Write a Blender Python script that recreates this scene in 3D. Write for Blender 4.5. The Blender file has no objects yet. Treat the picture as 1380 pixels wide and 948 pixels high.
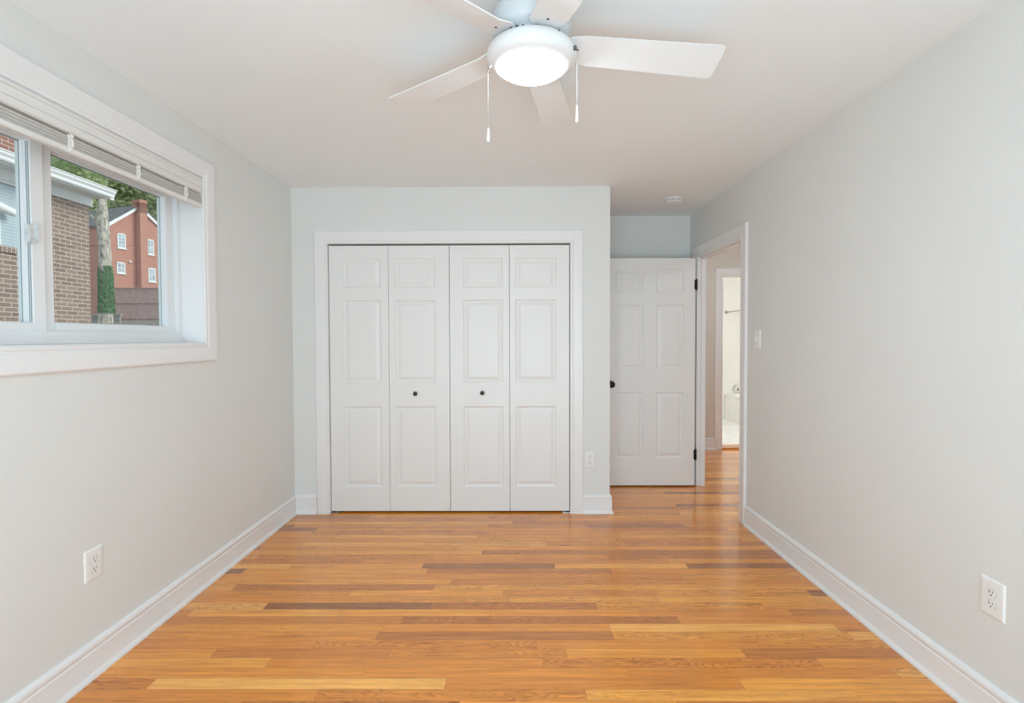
import bpy, bmesh, math, random
from mathutils import Vector, Matrix
random.seed(7)
scene = bpy.context.scene
COL = scene.collection
PI = math.pi

# ------------------------------------------------------------------ camera, sky, lights, exposure
F_PX, PITCH, YAW, ROLL, CAM_H = 720.3258, -0.0260, -0.0053, -0.0030, 1.3361
cam_d = bpy.data.cameras.new('camera')
cam_d.sensor_width = 36.0
cam_d.lens = 36.0 * F_PX / 1380.0
cam_d.clip_start = 0.02
cam_d.clip_end = 500
cam = bpy.data.objects.new('camera', cam_d)
COL.objects.link(cam)
fw = Vector((math.sin(YAW) * math.cos(PITCH), math.cos(YAW) * math.cos(PITCH), math.sin(PITCH)))
r0 = Vector((math.cos(YAW), -math.sin(YAW), 0))
u0 = r0.cross(fw)
rt = r0 * math.cos(ROLL) + u0 * math.sin(ROLL)
up = -r0 * math.sin(ROLL) + u0 * math.cos(ROLL)
M = Matrix((rt, up, -fw)).transposed().to_4x4()
M.translation = Vector((0, 0, CAM_H))
cam.matrix_world = M
scene.camera = cam

vs = scene.view_settings
vs.view_transform = 'Standard'
vs.look = 'None'
vs.exposure = 0.0
vs.gamma = 1.0
vs.use_curve_mapping = False
scene.cycles.use_denoising = True
scene.cycles.max_bounces = 14
scene.cycles.diffuse_bounces = 8
scene.cycles.glossy_bounces = 4
scene.cycles.transparent_max_bounces = 16
scene.cycles.sample_clamp_indirect = 8.0

world = bpy.data.worlds.new('overcast_sky')
scene.world = world
world.use_nodes = True
wn = world.node_tree
wbg = wn.nodes['Background']
WORLD_STRENGTH = 1.05
geo = wn.nodes.new('ShaderNodeTexCoord')
sep = wn.nodes.new('ShaderNodeSeparateXYZ')
mr = wn.nodes.new('ShaderNodeMapRange')
mr.inputs['From Min'].default_value = -0.1
mr.inputs['From Max'].default_value = 0.9
wr = wn.nodes.new('ShaderNodeValToRGB')
wr.color_ramp.elements[0].color = (0.86, 0.90, 0.95, 1)
wr.color_ramp.elements[1].color = (0.80, 0.90, 1.0, 1)
wn.links.new(geo.outputs['Generated'], sep.inputs[0])
wn.links.new(sep.outputs['Z'], mr.inputs['Value'])
wn.links.new(mr.outputs[0], wr.inputs[0])
wn.links.new(wr.outputs[0], wbg.inputs['Color'])
wbg.inputs['Strength'].default_value = WORLD_STRENGTH

SUN_STRENGTH = 2.6
sun_d = bpy.data.lights.new('sun', 'SUN')
sun_d.energy = SUN_STRENGTH
sun_d.angle = math.radians(30)
sun_d.color = (1.0, 0.95, 0.88)
sun = bpy.data.objects.new('sun', sun_d)
COL.objects.link(sun)
sun.rotation_euler = (-Vector((0.80, 0.02, 0.50))).to_track_quat('-Z', 'Y').to_euler()

# added area light behind the camera, standing in for daylight through the added window
FILL_WATTS = 87
fill_d = bpy.data.lights.new('rear_fill_light', 'AREA')
fill_d.shape = 'RECTANGLE'
fill_d.size = 2.3
fill_d.size_y = 1.5
fill_d.energy = FILL_WATTS
fill_d.color = (0.71, 0.885, 1.0)
fill = bpy.data.objects.new('rear_fill_light', fill_d)
COL.objects.link(fill)
fill.location = (0.0, -0.98, 0.95)
fill.rotation_euler = (math.radians(122), 0, 0)     # shines into the room, tilted upward to brighten the ceiling

LAMP_EMIT = 70.0          # glass dome of the ceiling fan
BATH_WATTS = 116
HALL_WATTS = 56
LAMP_COLOR = (0.74, 0.90, 1.0)

# ------------------------------------------------------------------ room dimensions
XL, XR, YC, ZC = -1.678, 1.637, 4.033, 2.467
XB, YB, YR = 0.717, 5.0165, -0.72          # corner of the closet wall, alcove wall, wall behind the camera
WT = 0.066                                 # right wall (hall side at XR + WT)


# ------------------------------------------------------------------ material helpers
def nt(name):
    m = bpy.data.materials.new(name)
    m.use_nodes = True
    t = m.node_tree
    return m, t, t.nodes['Principled BSDF']


def pmat(name, color, rough=0.5, metal=0.0, var=0.03, scale=6.0, bump=0.0, bscale=120.0, spec=0.5, coat=0.0):
    m, t, b = nt(name)
    tc = t.nodes.new('ShaderNodeTexCoord')
    n = t.nodes.new('ShaderNodeTexNoise')
    n.inputs['Scale'].default_value = scale
    n.inputs['Detail'].default_value = 3
    t.links.new(tc.outputs['Object'], n.inputs['Vector'])
    r = t.nodes.new('ShaderNodeValToRGB')
    r.color_ramp.elements[0].position = 0.3
    r.color_ramp.elements[1].position = 0.7
    r.color_ramp.elements[0].color = (*[c * (1 - var) for c in color], 1)
    r.color_ramp.elements[1].color = (*[min(1, c * (1 + var)) for c in color], 1)
    t.links.new(n.outputs['Fac'], r.inputs[0])
    t.links.new(r.outputs[0], b.inputs['Base Color'])
    b.inputs['Roughness'].default_value = rough
    b.inputs['Metallic'].default_value = metal
    b.inputs['Specular IOR Level'].default_value = spec
    b.inputs['Coat Weight'].default_value = coat
    if bump:
        n2 = t.nodes.new('ShaderNodeTexNoise')
        n2.inputs['Scale'].default_value = bscale
        t.links.new(tc.outputs['Object'], n2.inputs['Vector'])
        bp = t.nodes.new('ShaderNodeBump')
        bp.inputs['Strength'].default_value = bump
        bp.inputs['Distance'].default_value = 0.002
        t.links.new(n2.outputs['Fac'], bp.inputs['Height'])
        t.links.new(bp.outputs[0], b.inputs['Normal'])
    return m


def mat_glass(name, tint=(0.93, 0.97, 0.97), refl=0.05):
    m = bpy.data.materials.new(name)
    m.use_nodes = True
    t = m.node_tree
    for n in list(t.nodes):
        t.nodes.remove(n)
    o = t.nodes.new('ShaderNodeOutputMaterial')
    tr = t.nodes.new('ShaderNodeBsdfTransparent')
    tr.inputs[0].default_value = (*tint, 1)
    gl = t.nodes.new('ShaderNodeBsdfGlossy')
    gl.inputs['Roughness'].default_value = 0.02
    mx = t.nodes.new('ShaderNodeMixShader')
    mx.inputs[0].default_value = refl
    t.links.new(tr.outputs[0], mx.inputs[1])
    t.links.new(gl.outputs[0], mx.inputs[2])
    t.links.new(mx.outputs[0], o.inputs[0])
    return m


def mat_emit(name, color, strength):
    m, t, b = nt(name)
    b.inputs['Base Color'].default_value = (0.9, 0.9, 0.9, 1)
    n = t.nodes.new('ShaderNodeTexNoise')
    n.inputs['Scale'].default_value = 2.0
    r = t.nodes.new('ShaderNodeValToRGB')
    r.color_ramp.elements[0].color = (*[c * 0.97 for c in color], 1)
    r.color_ramp.elements[1].color = (*color, 1)
    t.links.new(n.outputs['Fac'], r.inputs[0])
    t.links.new(r.outputs[0], b.inputs['Emission Color'])
    b.inputs['Emission Strength'].default_value = strength
    return m


def mat_brick(name, c1, c2, mortar, bw=0.213, rh=0.0677, ms=0.011, rough=0.9, off=(0, 0), vertical=False):
    """running bond; x+y of the object runs along the wall, z up"""
    m, t, b = nt(name)
    tc = t.nodes.new('ShaderNodeTexCoord')
    s = t.nodes.new('ShaderNodeSeparateXYZ')
    t.links.new(tc.outputs['Object'], s.inputs[0])
    a = t.nodes.new('ShaderNodeMath')
    t.links.new(s.outputs['X'], a.inputs[0])
    t.links.new(s.outputs['Y'], a.inputs[1])
    a2 = t.nodes.new('ShaderNodeMath')
    a2.inputs[1].default_value = off[0]
    t.links.new(a.outputs[0], a2.inputs[0])
    z2 = t.nodes.new('ShaderNodeMath')
    z2.inputs[1].default_value = off[1]
    t.links.new(s.outputs['Z'], z2.inputs[0])
    c = t.nodes.new('ShaderNodeCombineXYZ')
    t.links.new(a2.outputs[0], c.inputs[0])
    t.links.new(z2.outputs[0], c.inputs[1])
    br = t.nodes.new('ShaderNodeTexBrick')
    br.inputs['Scale'].default_value = 1.0
    br.inputs['Color1'].default_value = (*c1, 1)
    br.inputs['Color2'].default_value = (*c2, 1)
    br.inputs['Mortar'].default_value = (*mortar, 1)
    br.inputs['Mortar Size'].default_value = ms / 2
    br.inputs['Mortar Smooth'].default_value = 0.1
    br.inputs['Bias'].default_value = 0.0
    br.inputs['Brick Width'].default_value = bw
    br.inputs['Row Height'].default_value = rh
    br.offset = 0.0 if vertical else 0.5
    t.links.new(c.outputs[0], br.inputs['Vector'])
    n = t.nodes.new('ShaderNodeTexNoise')
    n.inputs['Scale'].default_value = 25
    n.inputs['Detail'].default_value = 6
    t.links.new(tc.outputs['Object'], n.inputs['Vector'])
    mx = t.nodes.new('ShaderNodeMix')
    mx.data_type = 'RGBA'
    mx.blend_type = 'OVERLAY'
    mx.inputs['Factor'].default_value = 0.35
    t.links.new(br.outputs['Color'], mx.inputs['A'])
    t.links.new(n.outputs['Fac'], mx.inputs['B'])
    t.links.new(mx.outputs['Result'], b.inputs['Base Color'])
    bp = t.nodes.new('ShaderNodeBump')
    bp.invert = True
    bp.inputs['Strength'].default_value = 0.5
    bp.inputs['Distance'].default_value = 0.006
    t.links.new(br.outputs['Fac'], bp.inputs['Height'])
    t.links.new(bp.outputs[0], b.inputs['Normal'])
    b.inputs['Roughness'].default_value = rough
    return m


def mat_floor(name):
    """narrow strip oak, boards along x, finished in a glossy amber varnish"""
    m, t, b = nt(name)
    N = t.nodes
    L = t.links

    def math_(op, a, c=None, d=None):
        n = N.new('ShaderNodeMath')
        n.operation = op
        for i, v in enumerate((a, c, d)):
            if v is None:
                continue
            if isinstance(v, (int, float)):
                n.inputs[i].default_value = v
            else:
                L.new(v, n.inputs[i])
        return n.outputs[0]
    tc = N.new('ShaderNodeTexCoord')
    s = N.new('ShaderNodeSeparateXYZ')
    L.new(tc.outputs['Object'], s.inputs[0])
    X, Y = s.outputs['X'], s.outputs['Y']
    PW = 0.0665
    yr = math_('DIVIDE', Y, PW)
    row = math_('FLOOR', yr)
    fy = math_('FRACT', yr)
    w1 = N.new('ShaderNodeTexWhiteNoise')
    w1.noise_dimensions = '1D'
    L.new(row, w1.inputs['W'])
    ln = math_('MULTIPLY_ADD', w1.outputs['Value'], 0.75, 0.65)
    w2 = N.new('ShaderNodeTexWhiteNoise')
    w2.noise_dimensions = '1D'
    L.new(math_('ADD', row, 371.3), w2.inputs['W'])
    u = math_('ADD', math_('DIVIDE', X, ln), math_('MULTIPLY', w2.outputs['Value'], 17.0))
    pid = math_('FLOOR', u)
    fx = math_('FRACT', u)
    cv = N.new('ShaderNodeCombineXYZ')
    L.new(row, cv.inputs[0])
    L.new(pid, cv.inputs[1])
    w3 = N.new('ShaderNodeTexWhiteNoise')
    w3.noise_dimensions = '2D'
    L.new(cv.outputs[0], w3.inputs['Vector'])
    rnd = w3.outputs['Value']
    rcol = w3.outputs['Color']
    sc = N.new('ShaderNodeSeparateColor')
    L.new(rcol, sc.inputs[0])
    # tone of each strip
    ramp = N.new('ShaderNodeValToRGB')
    ramp.color_ramp.elements[0].position = 0.0
    ramp.color_ramp.elements[0].color = FLOOR_TONES[0]
    ramp.color_ramp.elements[1].position = 1.0
    ramp.color_ramp.elements[1].color = FLOOR_TONES[-1]
    for p_, c_ in zip((0.06, 0.20, 0.55, 0.84), FLOOR_TONES[1:-1]):
        e = ramp.color_ramp.elements.new(p_)
        e.color = c_
    L.new(rnd, ramp.inputs[0])
    # grain: long streaks, shifted from strip to strip
    gx = math_('MULTIPLY_ADD', X, 1.3, math_('MULTIPLY', rnd, 53.0))
    gy = math_('MULTIPLY_ADD', Y, 30.0, math_('MULTIPLY', sc.outputs[1], 91.0))
    gv = N.new('ShaderNodeCombineXYZ')
    L.new(gx, gv.inputs[0])
    L.new(gy, gv.inputs[1])
    n1 = N.new('ShaderNodeTexNoise')
    n1.inputs['Scale'].default_value = 2.2
    n1.inputs['Detail'].default_value = 5
    n1.inputs['Roughness'].default_value = 0.62
    n1.inputs['Distortion'].default_value = 0.6
    L.new(gv.outputs[0], n1.inputs['Vector'])
    # cathedral arches
    hx = math_('MULTIPLY_ADD', X, 3.2, math_('MULTIPLY', rnd, 31.0))
    hy = math_('MULTIPLY_ADD', Y, 26.0, math_('MULTIPLY', sc.outputs[2], 77.0))
    hv = N.new('ShaderNodeCombineXYZ')
    L.new(hx, hv.inputs[0])
    L.new(hy, hv.inputs[1])
    n2 = N.new('ShaderNodeTexNoise')
    n2.inputs['Scale'].default_value = 0.75
    n2.inputs['Detail'].default_value = 1.5
    L.new(hv.outputs[0], n2.inputs['Vector'])
    rings = math_('FRACT', math_('MULTIPLY', n2.outputs['Fac'], 20.0))
    ring = math_('POWER', rings, 2.5)
    ringy = math_('MULTIPLY', ring, math_('MINIMUM', 1.0, math_('MULTIPLY', math_('MAXIMUM', 0.0, math_('SUBTRACT', sc.outputs[1], 0.30)), 2.2)))
    fine = N.new('ShaderNodeTexNoise')
    fine.inputs['Scale'].default_value = 9.0
    fine.inputs['Detail'].default_value = 4
    fv = N.new('ShaderNodeCombineXYZ')
    L.new(math_('MULTIPLY_ADD', X, 0.9, math_('MULTIPLY', rnd, 11.0)), fv.inputs[0])
    L.new(math_('MULTIPLY', Y, 60.0), fv.inputs[1])
    L.new(fv.outputs[0], fine.inputs['Vector'])
    pore = math_('MAXIMUM', 0.0, math_('SUBTRACT', fine.outputs['Fac'], 0.54))
    blotch = N.new('ShaderNodeTexNoise')
    blotch.inputs['Scale'].default_value = 3.0
    blotch.inputs['Detail'].default_value = 2
    bv = N.new('ShaderNodeCombineXYZ')
    L.new(math_('MULTIPLY_ADD', X, 0.8, math_('MULTIPLY', rnd, 23.0)), bv.inputs[0])
    L.new(math_('MULTIPLY', Y, 6.0), bv.inputs[1])
    L.new(bv.outputs[0], blotch.inputs['Vector'])
    knot = math_('MAXIMUM', 0.0, math_('SUBTRACT', blotch.outputs['Fac'], 0.62))
    g = math_('ADD', math_('MULTIPLY', math_('SUBTRACT', n1.outputs['Fac'], 0.5), 1.15),
              math_('MULTIPLY', math_('SUBTRACT', fine.outputs['Fac'], 0.5), 0.30))
    g = math_('SUBTRACT', g, math_('MULTIPLY', ringy, 0.55))
    g = math_('SUBTRACT', g, math_('MULTIPLY', pore, 2.6))
    g = math_('SUBTRACT', g, math_('MULTIPLY', knot, 1.5))
    gfac = math_('ADD', 1.13, g)
    # seams
    ey = math_('MINIMUM', fy, math_('SUBTRACT', 1.0, fy))
    ex = math_('MULTIPLY', math_('MINIMUM', fx, math_('SUBTRACT', 1.0, fx)), ln)
    seam_y = math_('LESS_THAN', ey, 0.014)
    seam_x = math_('LESS_THAN', ex, 0.0008)
    seam = math_('MAXIMUM', seam_y, seam_x)
    dark = math_('SUBTRACT', 1.0, math_('MULTIPLY', seam, 0.42))
    f = math_('MULTIPLY', gfac, dark)
    mul = N.new('ShaderNodeMix')
    mul.data_type = 'RGBA'
    mul.blend_type = 'MULTIPLY'
    mul.inputs['Factor'].default_value = 1.0
    # grain darkens blue and green more than red, so streaks turn brown
    fg = math_('POWER', math_('MAXIMUM', f, 0.02), 1.35)
    fb = math_('POWER', math_('MAXIMUM', f, 0.02), 1.7)
    cc = N.new('ShaderNodeCombineColor')
    L.new(f, cc.inputs[0])
    L.new(fg, cc.inputs[1])
    L.new(fb, cc.inputs[2])
    L.new(ramp.outputs[0], mul.inputs['A'])
    L.new(cc.outputs[0], mul.inputs['B'])
    L.new(mul.outputs['Result'], b.inputs['Base Color'])
    nr = N.new('ShaderNodeTexNoise')
    nr.inputs['Scale'].default_value = 5.0
    L.new(tc.outputs['Object'], nr.inputs['Vector'])
    L.new(math_('MULTIPLY_ADD', nr.outputs['Fac'], 0.10, 0.14), b.inputs['Roughness'])
    bp = N.new('ShaderNodeBump')
    bp.inputs['Strength'].default_value = 0.35
    bp.inputs['Distance'].default_value = 0.0012
    # each strip lies at its own tiny tilt, which breaks reflections up
    hgt = math_('ADD', math_('MULTIPLY', seam, -0.5), math_('MULTIPLY', n1.outputs['Fac'], 0.35))
    hgt = math_('ADD', hgt, math_('MULTIPLY', math_('MULTIPLY', fy, math_('SUBTRACT', sc.outputs[0], 0.5)), 1.2))
    L.new(hgt, bp.inputs['Height'])
    L.new(bp.outputs[0], b.inputs['Normal'])
    b.inputs['Specular IOR Level'].default_value = 0.35
    b.inputs['Coat Weight'].default_value = 0.55
    b.inputs['Coat Roughness'].default_value = 0.07
    L.new(bp.outputs[0], b.inputs['Coat Normal'])
    return m


FLOOR_TONES = [(0.30, 0.098, 0.020, 1), (0.52, 0.165, 0.022, 1), (0.67, 0.222, 0.026, 1),
               (0.74, 0.262, 0.030, 1), (0.79, 0.310, 0.042, 1), (0.84, 0.38, 0.080, 1)]

MT = {}
MT['wall'] = pmat('wall_paint', (0.766, 0.778, 0.766), 0.6, var=0.008, scale=3, bump=0.15, bscale=220)
MT['hall_wall'] = pmat('hall_wall_paint', (0.70, 0.66, 0.60), 0.6, var=0.01, scale=3)
MT['bath_wall'] = pmat('bath_wall_paint', (0.86, 0.85, 0.80), 0.5, var=0.01)
MT['ceiling'] = pmat('ceiling_paint', (0.86, 0.905, 0.93), 0.75, var=0.006, scale=2, bump=0.2, bscale=160)
MT['trim'] = pmat('trim_paint', (0.84, 0.84, 0.845), 0.32, var=0.006, scale=5)
MT['door'] = pmat('door_paint', (0.83, 0.83, 0.825), 0.36, var=0.006, scale=5)
MT['fan'] = pmat('fan_white', (0.77, 0.775, 0.78), 0.35, var=0.006)
MT['vinyl'] = pmat('window_vinyl', (0.82, 0.83, 0.84), 0.35, var=0.01)
MT['blind'] = pmat('blind_slats', (0.70, 0.68, 0.65), 0.45, var=0.02)
MT['blind_rail'] = pmat('blind_rail', (0.80, 0.79, 0.77), 0.4, var=0.02)
MT['clear'] = pmat('clear_plastic', (0.80, 0.79, 0.76), 0.2, var=0.1, scale=90)
MT['gasket'] = pmat('grey_gasket', (0.25, 0.29, 0.31), 0.6)
MT['plate'] = pmat('outlet_plastic', (0.86, 0.86, 0.85), 0.3, var=0.004)
MT['slot'] = pmat('slot_black', (0.02, 0.02, 0.02), 0.8, spec=0.2)
MT['seamline'] = pmat('outlet_recess', (0.45, 0.45, 0.44), 0.6)
MT['black'] = pmat('oil_rubbed_black', (0.018, 0.016, 0.015), 0.35, metal=0.6)
MT['bronze'] = pmat('knob_bronze', (0.05, 0.045, 0.042), 0.3, metal=0.8, var=0.2, scale=60)
MT['steel'] = pmat('brushed_steel', (0.62, 0.62, 0.62), 0.3, metal=1.0)
MT['chrome'] = pmat('chrome', (0.85, 0.85, 0.84), 0.25, metal=1.0)
MT['motor'] = pmat('motor_grey', (0.60, 0.62, 0.645), 0.4)
MT['rod_grey'] = pmat('rod_grey', (0.38, 0.38, 0.37), 0.4, metal=0.3)
MT['chain'] = pmat('chain_nickel', (0.36, 0.36, 0.38), 0.35, metal=0.5)
MT['screw'] = pmat('screw_dark', (0.16, 0.16, 0.18), 0.4, metal=0.7)
MT['closet'] = pmat('closet_inside', (0.35, 0.34, 0.33), 0.8)
MT['floor'] = mat_floor('oak_strip_floor')
MT['tile'] = pmat('bath_floor_tile', (0.80, 0.79, 0.76), 0.25, var=0.05, scale=4)
MT['tub'] = pmat('tub_enamel', (0.88, 0.87, 0.84), 0.15, var=0.01)
MT['lamp'] = mat_emit('lamp_glass', LAMP_COLOR, LAMP_EMIT)
MT['glass'] = mat_glass('window_glass')
MT['nb_brick'] = mat_brick('brown_brick', (0.215, 0.150, 0.122), (0.305, 0.215, 0.175), (0.60, 0.51, 0.43), off=(0.06, 0.03))
MT['nb_rowlock'] = mat_brick('brown_rowlock', (0.21, 0.145, 0.12), (0.29, 0.20, 0.165), (0.55, 0.47, 0.40), bw=0.0677, rh=0.2, vertical=True)
MT['siding'] = None
MT['nb_white'] = pmat('exterior_white', (0.82, 0.83, 0.83), 0.45, var=0.02)
MT['soffit'] = pmat('soffit_cream', (0.76, 0.75, 0.70), 0.55, var=0.03)
MT['shingle'] = pmat('slate_shingle', (0.14, 0.147, 0.155), 0.85, var=0.25, scale=2.5)
MT['red_brick'] = mat_brick('red_brick', (0.45, 0.20, 0.148), (0.53, 0.25, 0.185), (0.52, 0.33, 0.27), ms=0.008)
MT['dark_brick'] = mat_brick('plum_brick', (0.095, 0.058, 0.055), (0.12, 0.072, 0.068), (0.12, 0.085, 0.08), ms=0.008)
MT['chim_brick'] = mat_brick('chimney_brick', (0.26, 0.115, 0.09), (0.36, 0.18, 0.14), (0.60, 0.52, 0.46))
MT['far_pane'] = pmat('far_pane', (0.42, 0.50, 0.56), 0.15, var=0.3, scale=3)
MT['fence'] = pmat('fence_stain', (0.50, 0.335, 0.305), 0.75, var=0.12, scale=5)
MT['ground'] = pmat('leaf_litter', (0.17, 0.15, 0.12), 0.95, var=0.5, scale=5)
MT['grey_wood'] = pmat('weathered_board', (0.33, 0.33, 0.31), 0.85, var=0.3, scale=9)


def mat_bark(name):
    m, t, b = nt(name)
    tc = t.nodes.new('ShaderNodeTexCoord')
    mp = t.nodes.new('ShaderNodeMapping')
    mp.inputs['Scale'].default_value = (7, 7, 2.2)
    t.links.new(tc.outputs['Object'], mp.inputs[0])
    n = t.nodes.new('ShaderNodeTexNoise')
    n.inputs['Scale'].default_value = 1.6
    n.inputs['Detail'].default_value = 8
    n.inputs['Roughness'].default_value = 0.7
    t.links.new(mp.outputs[0], n.inputs['Vector'])
    r = t.nodes.new('ShaderNodeValToRGB')
    r.color_ramp.elements[0].position = 0.36
    r.color_ramp.elements[0].color = (0.17, 0.155, 0.13, 1)
    r.color_ramp.elements[1].position = 0.64
    r.color_ramp.elements[1].color = (0.74, 0.69, 0.60, 1)
    t.links.new(n.outputs['Fac'], r.inputs[0])
    t.links.new(r.outputs[0], b.inputs['Base Color'])
    bp = t.nodes.new('ShaderNodeBump')
    bp.inputs['Distance'].default_value = 0.04
    t.links.new(n.outputs['Fac'], bp.inputs['Height'])
    t.links.new(bp.outputs[0], b.inputs['Normal'])
    b.inputs['Roughness'].default_value = 0.95
    return m


def mat_leaf(name, c1, c2, scale=0.9):
    m, t, b = nt(name)
    tc = t.nodes.new('ShaderNodeTexCoord')
    n = t.nodes.new('ShaderNodeTexNoise')
    n.inputs['Scale'].default_value = scale
    n.inputs['Detail'].default_value = 6
    n.inputs['Roughness'].default_value = 0.75
    t.links.new(tc.outputs['Object'], n.inputs['Vector'])
    r = t.nodes.new('ShaderNodeValToRGB')
    r.color_ramp.elements[0].position = 0.35
    r.color_ramp.elements[0].color = (*c1, 1)
    r.color_ramp.elements[1].position = 0.65
    r.color_ramp.elements[1].color = (*c2, 1)
    t.links.new(n.outputs['Fac'], r.inputs[0])
    t.links.new(r.outputs[0], b.inputs['Base Color'])
    b.inputs['Roughness'].default_value = 0.7
    tr = t.nodes.new('ShaderNodeBsdfTranslucent')
    t.links.new(r.outputs[0], tr.inputs[0])
    mx = t.nodes.new('ShaderNodeMixShader')
    mx.inputs[0].default_value = 0.45
    t.links.new(b.outputs[0], mx.inputs[1])
    t.links.new(tr.outputs[0], mx.inputs[2])
    t.links.new(mx.outputs[0], t.nodes['Material Output'].inputs[0])
    return m


def mat_siding(name):
    m, t, b = nt(name)
    tc = t.nodes.new('ShaderNodeTexCoord')
    s = t.nodes.new('ShaderNodeSeparateXYZ')
    t.links.new(tc.outputs['Object'], s.inputs[0])
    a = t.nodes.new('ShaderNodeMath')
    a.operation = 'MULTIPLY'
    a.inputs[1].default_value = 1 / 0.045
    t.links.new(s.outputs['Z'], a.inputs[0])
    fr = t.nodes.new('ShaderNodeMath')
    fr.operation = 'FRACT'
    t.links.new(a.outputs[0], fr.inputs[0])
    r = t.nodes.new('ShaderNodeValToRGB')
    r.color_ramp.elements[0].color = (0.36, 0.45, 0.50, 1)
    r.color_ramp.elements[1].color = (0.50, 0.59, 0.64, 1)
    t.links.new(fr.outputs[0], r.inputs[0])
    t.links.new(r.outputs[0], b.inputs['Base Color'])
    b.inputs['Roughness'].default_value = 0.6
    return m


MT['siding'] = mat_siding('blue_grey_siding')
MT['bark'] = mat_bark('pale_bark')
MT['leaf1'] = mat_leaf('leaf_mid', (0.40, 0.54, 0.30), (0.82, 0.88, 0.58))
MT['leaf2'] = mat_leaf('leaf_light', (0.36, 0.46, 0.22), (0.80, 0.84, 0.52))
MT['leaf3'] = mat_leaf('leaf_dark', (0.28, 0.42, 0.26), (0.62, 0.74, 0.46))
MT['ivy'] = mat_leaf('ivy_leaf', (0.05, 0.17, 0.07), (0.22, 0.44, 0.19), 6.0)


# ------------------------------------------------------------------ mesh helpers
class MB:
    def __init__(self):
        self.v, self.f = [], []

    def add(self, vs_, fs_):
        o = len(self.v)
        self.v += [tuple(p) for p in vs_]
        self.f += [tuple(i + o for i in f) for f in fs_]
        return self

    def box(self, x0, x1, y0, y1, z0, z1, bev=0.0):
        x0, x1 = min(x0, x1), max(x0, x1)
        y0, y1 = min(y0, y1), max(y0, y1)
        z0, z1 = min(z0, z1), max(z0, z1)
        if bev <= 0:
            vs_ = [(x, y, z) for x in (x0, x1) for y in (y0, y1) for z in (z0, z1)]
            return self.add(vs_, [(0, 1, 3, 2), (4, 6, 7, 5), (0, 4, 5, 1), (2, 3, 7, 6), (0, 2, 6, 4), (1, 5, 7, 3)])
        bm = bmesh.new()
        bmesh.ops.create_cube(bm, size=1)
        for v in bm.verts:
            v.co = Vector(((x0 + x1) / 2 + v.co.x * (x1 - x0), (y0 + y1) / 2 + v.co.y * (y1 - y0), (z0 + z1) / 2 + v.co.z * (z1 - z0)))
        bmesh.ops.bevel(bm, geom=list(bm.edges), offset=bev, segments=2, affect='EDGES')
        bm.verts.index_update()
        self.add([v.co[:] for v in bm.verts], [[v.index for v in f.verts] for f in bm.faces])
        bm.free()
        return self

    def lathe(self, prof, c=(0, 0, 0), seg=48, axis='Z', caps=True):
        """prof: [(radius, height)] turned about an axis through c"""
        vs_, fs_ = [], []
        for (r, h) in prof:
            for k in range(seg):
                a = 2 * PI * k / seg
                x, y = r * math.cos(a), r * math.sin(a)
                p = {'Z': (x, y, h), 'Y': (x, h, y), 'X': (h, x, y)}[axis]
                vs_.append((c[0] + p[0], c[1] + p[1], c[2] + p[2]))
        for i in range(len(prof) - 1):
            for k in range(seg):
                k2 = (k + 1) % seg
                fs_.append((i * seg + k, i * seg + k2, (i + 1) * seg + k2, (i + 1) * seg + k))
        if caps:
            fs_.append(tuple(range(seg))[::-1])
            fs_.append(tuple((len(prof) - 1) * seg + k for k in range(seg)))
        return self.add(vs_, fs_)

    def tube(self, pts, r, seg=10, radii=None):
        pts = [Vector(p) for p in pts]
        vs_, fs_ = [], []
        n = len(pts)
        ref = Vector((0, 0, 1))
        for i, p in enumerate(pts):
            d = (pts[min(i + 1, n - 1)] - pts[max(i - 1, 0)]).normalized()
            rf = ref if abs(d.dot(ref)) < 0.95 else Vector((1, 0, 0))
            a = d.cross(rf).normalized()
            b = d.cross(a).normalized()
            rr = radii[i] if radii else r
            for k in range(seg):
                t = 2 * PI * k / seg
                vs_.append(p + a * rr * math.cos(t) + b * rr * math.sin(t))
        for i in range(n - 1):
            for k in range(seg):
                k2 = (k + 1) % seg
                fs_.append((i * seg + k, i * seg + k2, (i + 1) * seg + k2, (i + 1) * seg + k))
        fs_.append(tuple(range(seg))[::-1])
        fs_.append(tuple((n - 1) * seg + k for k in range(seg)))
        return self.add(vs_, fs_)

    def sweep(self, path, prof, place, closed=False):
        """path: 2-D points, prof: [(outward offset, height)], mitred; place(a, b, h) -> 3-D point"""
        P = [Vector(q) for q in path]
        n = len(P)
        offs = []
        for i in range(n):
            if closed or 0 < i < n - 1:
                d1 = (P[i] - P[i - 1]).normalized()
                d2 = (P[(i + 1) % n] - P[i]).normalized()
            elif i == 0:
                d1 = d2 = (P[1] - P[0]).normalized()
            else:
                d1 = d2 = (P[-1] - P[-2]).normalized()
            n1 = Vector((-d1.y, d1.x))
            n2 = Vector((-d2.y, d2.x))
            mm = (n1 + n2)
            mm = mm / max(1e-6, mm.length_squared) * 2
            offs.append(mm)
        m = len(prof)
        vs_ = []
        for i in range(n):
            for (d, h) in prof:
                q = P[i] + offs[i] * d
                vs_.append(place(q.x, q.y, h))
        fs_ = []
        for i in range(n if closed else n - 1):
            j = (i + 1) % n
            for k in range(m):
                k2 = (k + 1) % m
                fs_.append((i * m + k, i * m + k2, j * m + k2, j * m + k))
        if not closed:
            fs_.append(tuple(range(m))[::-1])
            fs_.append(tuple((n - 1) * m + k for k in range(m)))
        return self.add(vs_, fs_)

    def extrude(self, poly, place, h0, h1):
        n = len(poly)
        vs_ = [place(a, b, h0) for a, b in poly] + [place(a, b, h1) for a, b in poly]
        fs_ = [tuple(range(n))[::-1], tuple(range(n, 2 * n))]
        fs_ += [(i, (i + 1) % n, n + (i + 1) % n, n + i) for i in range(n)]
        return self.add(vs_, fs_)

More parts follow.
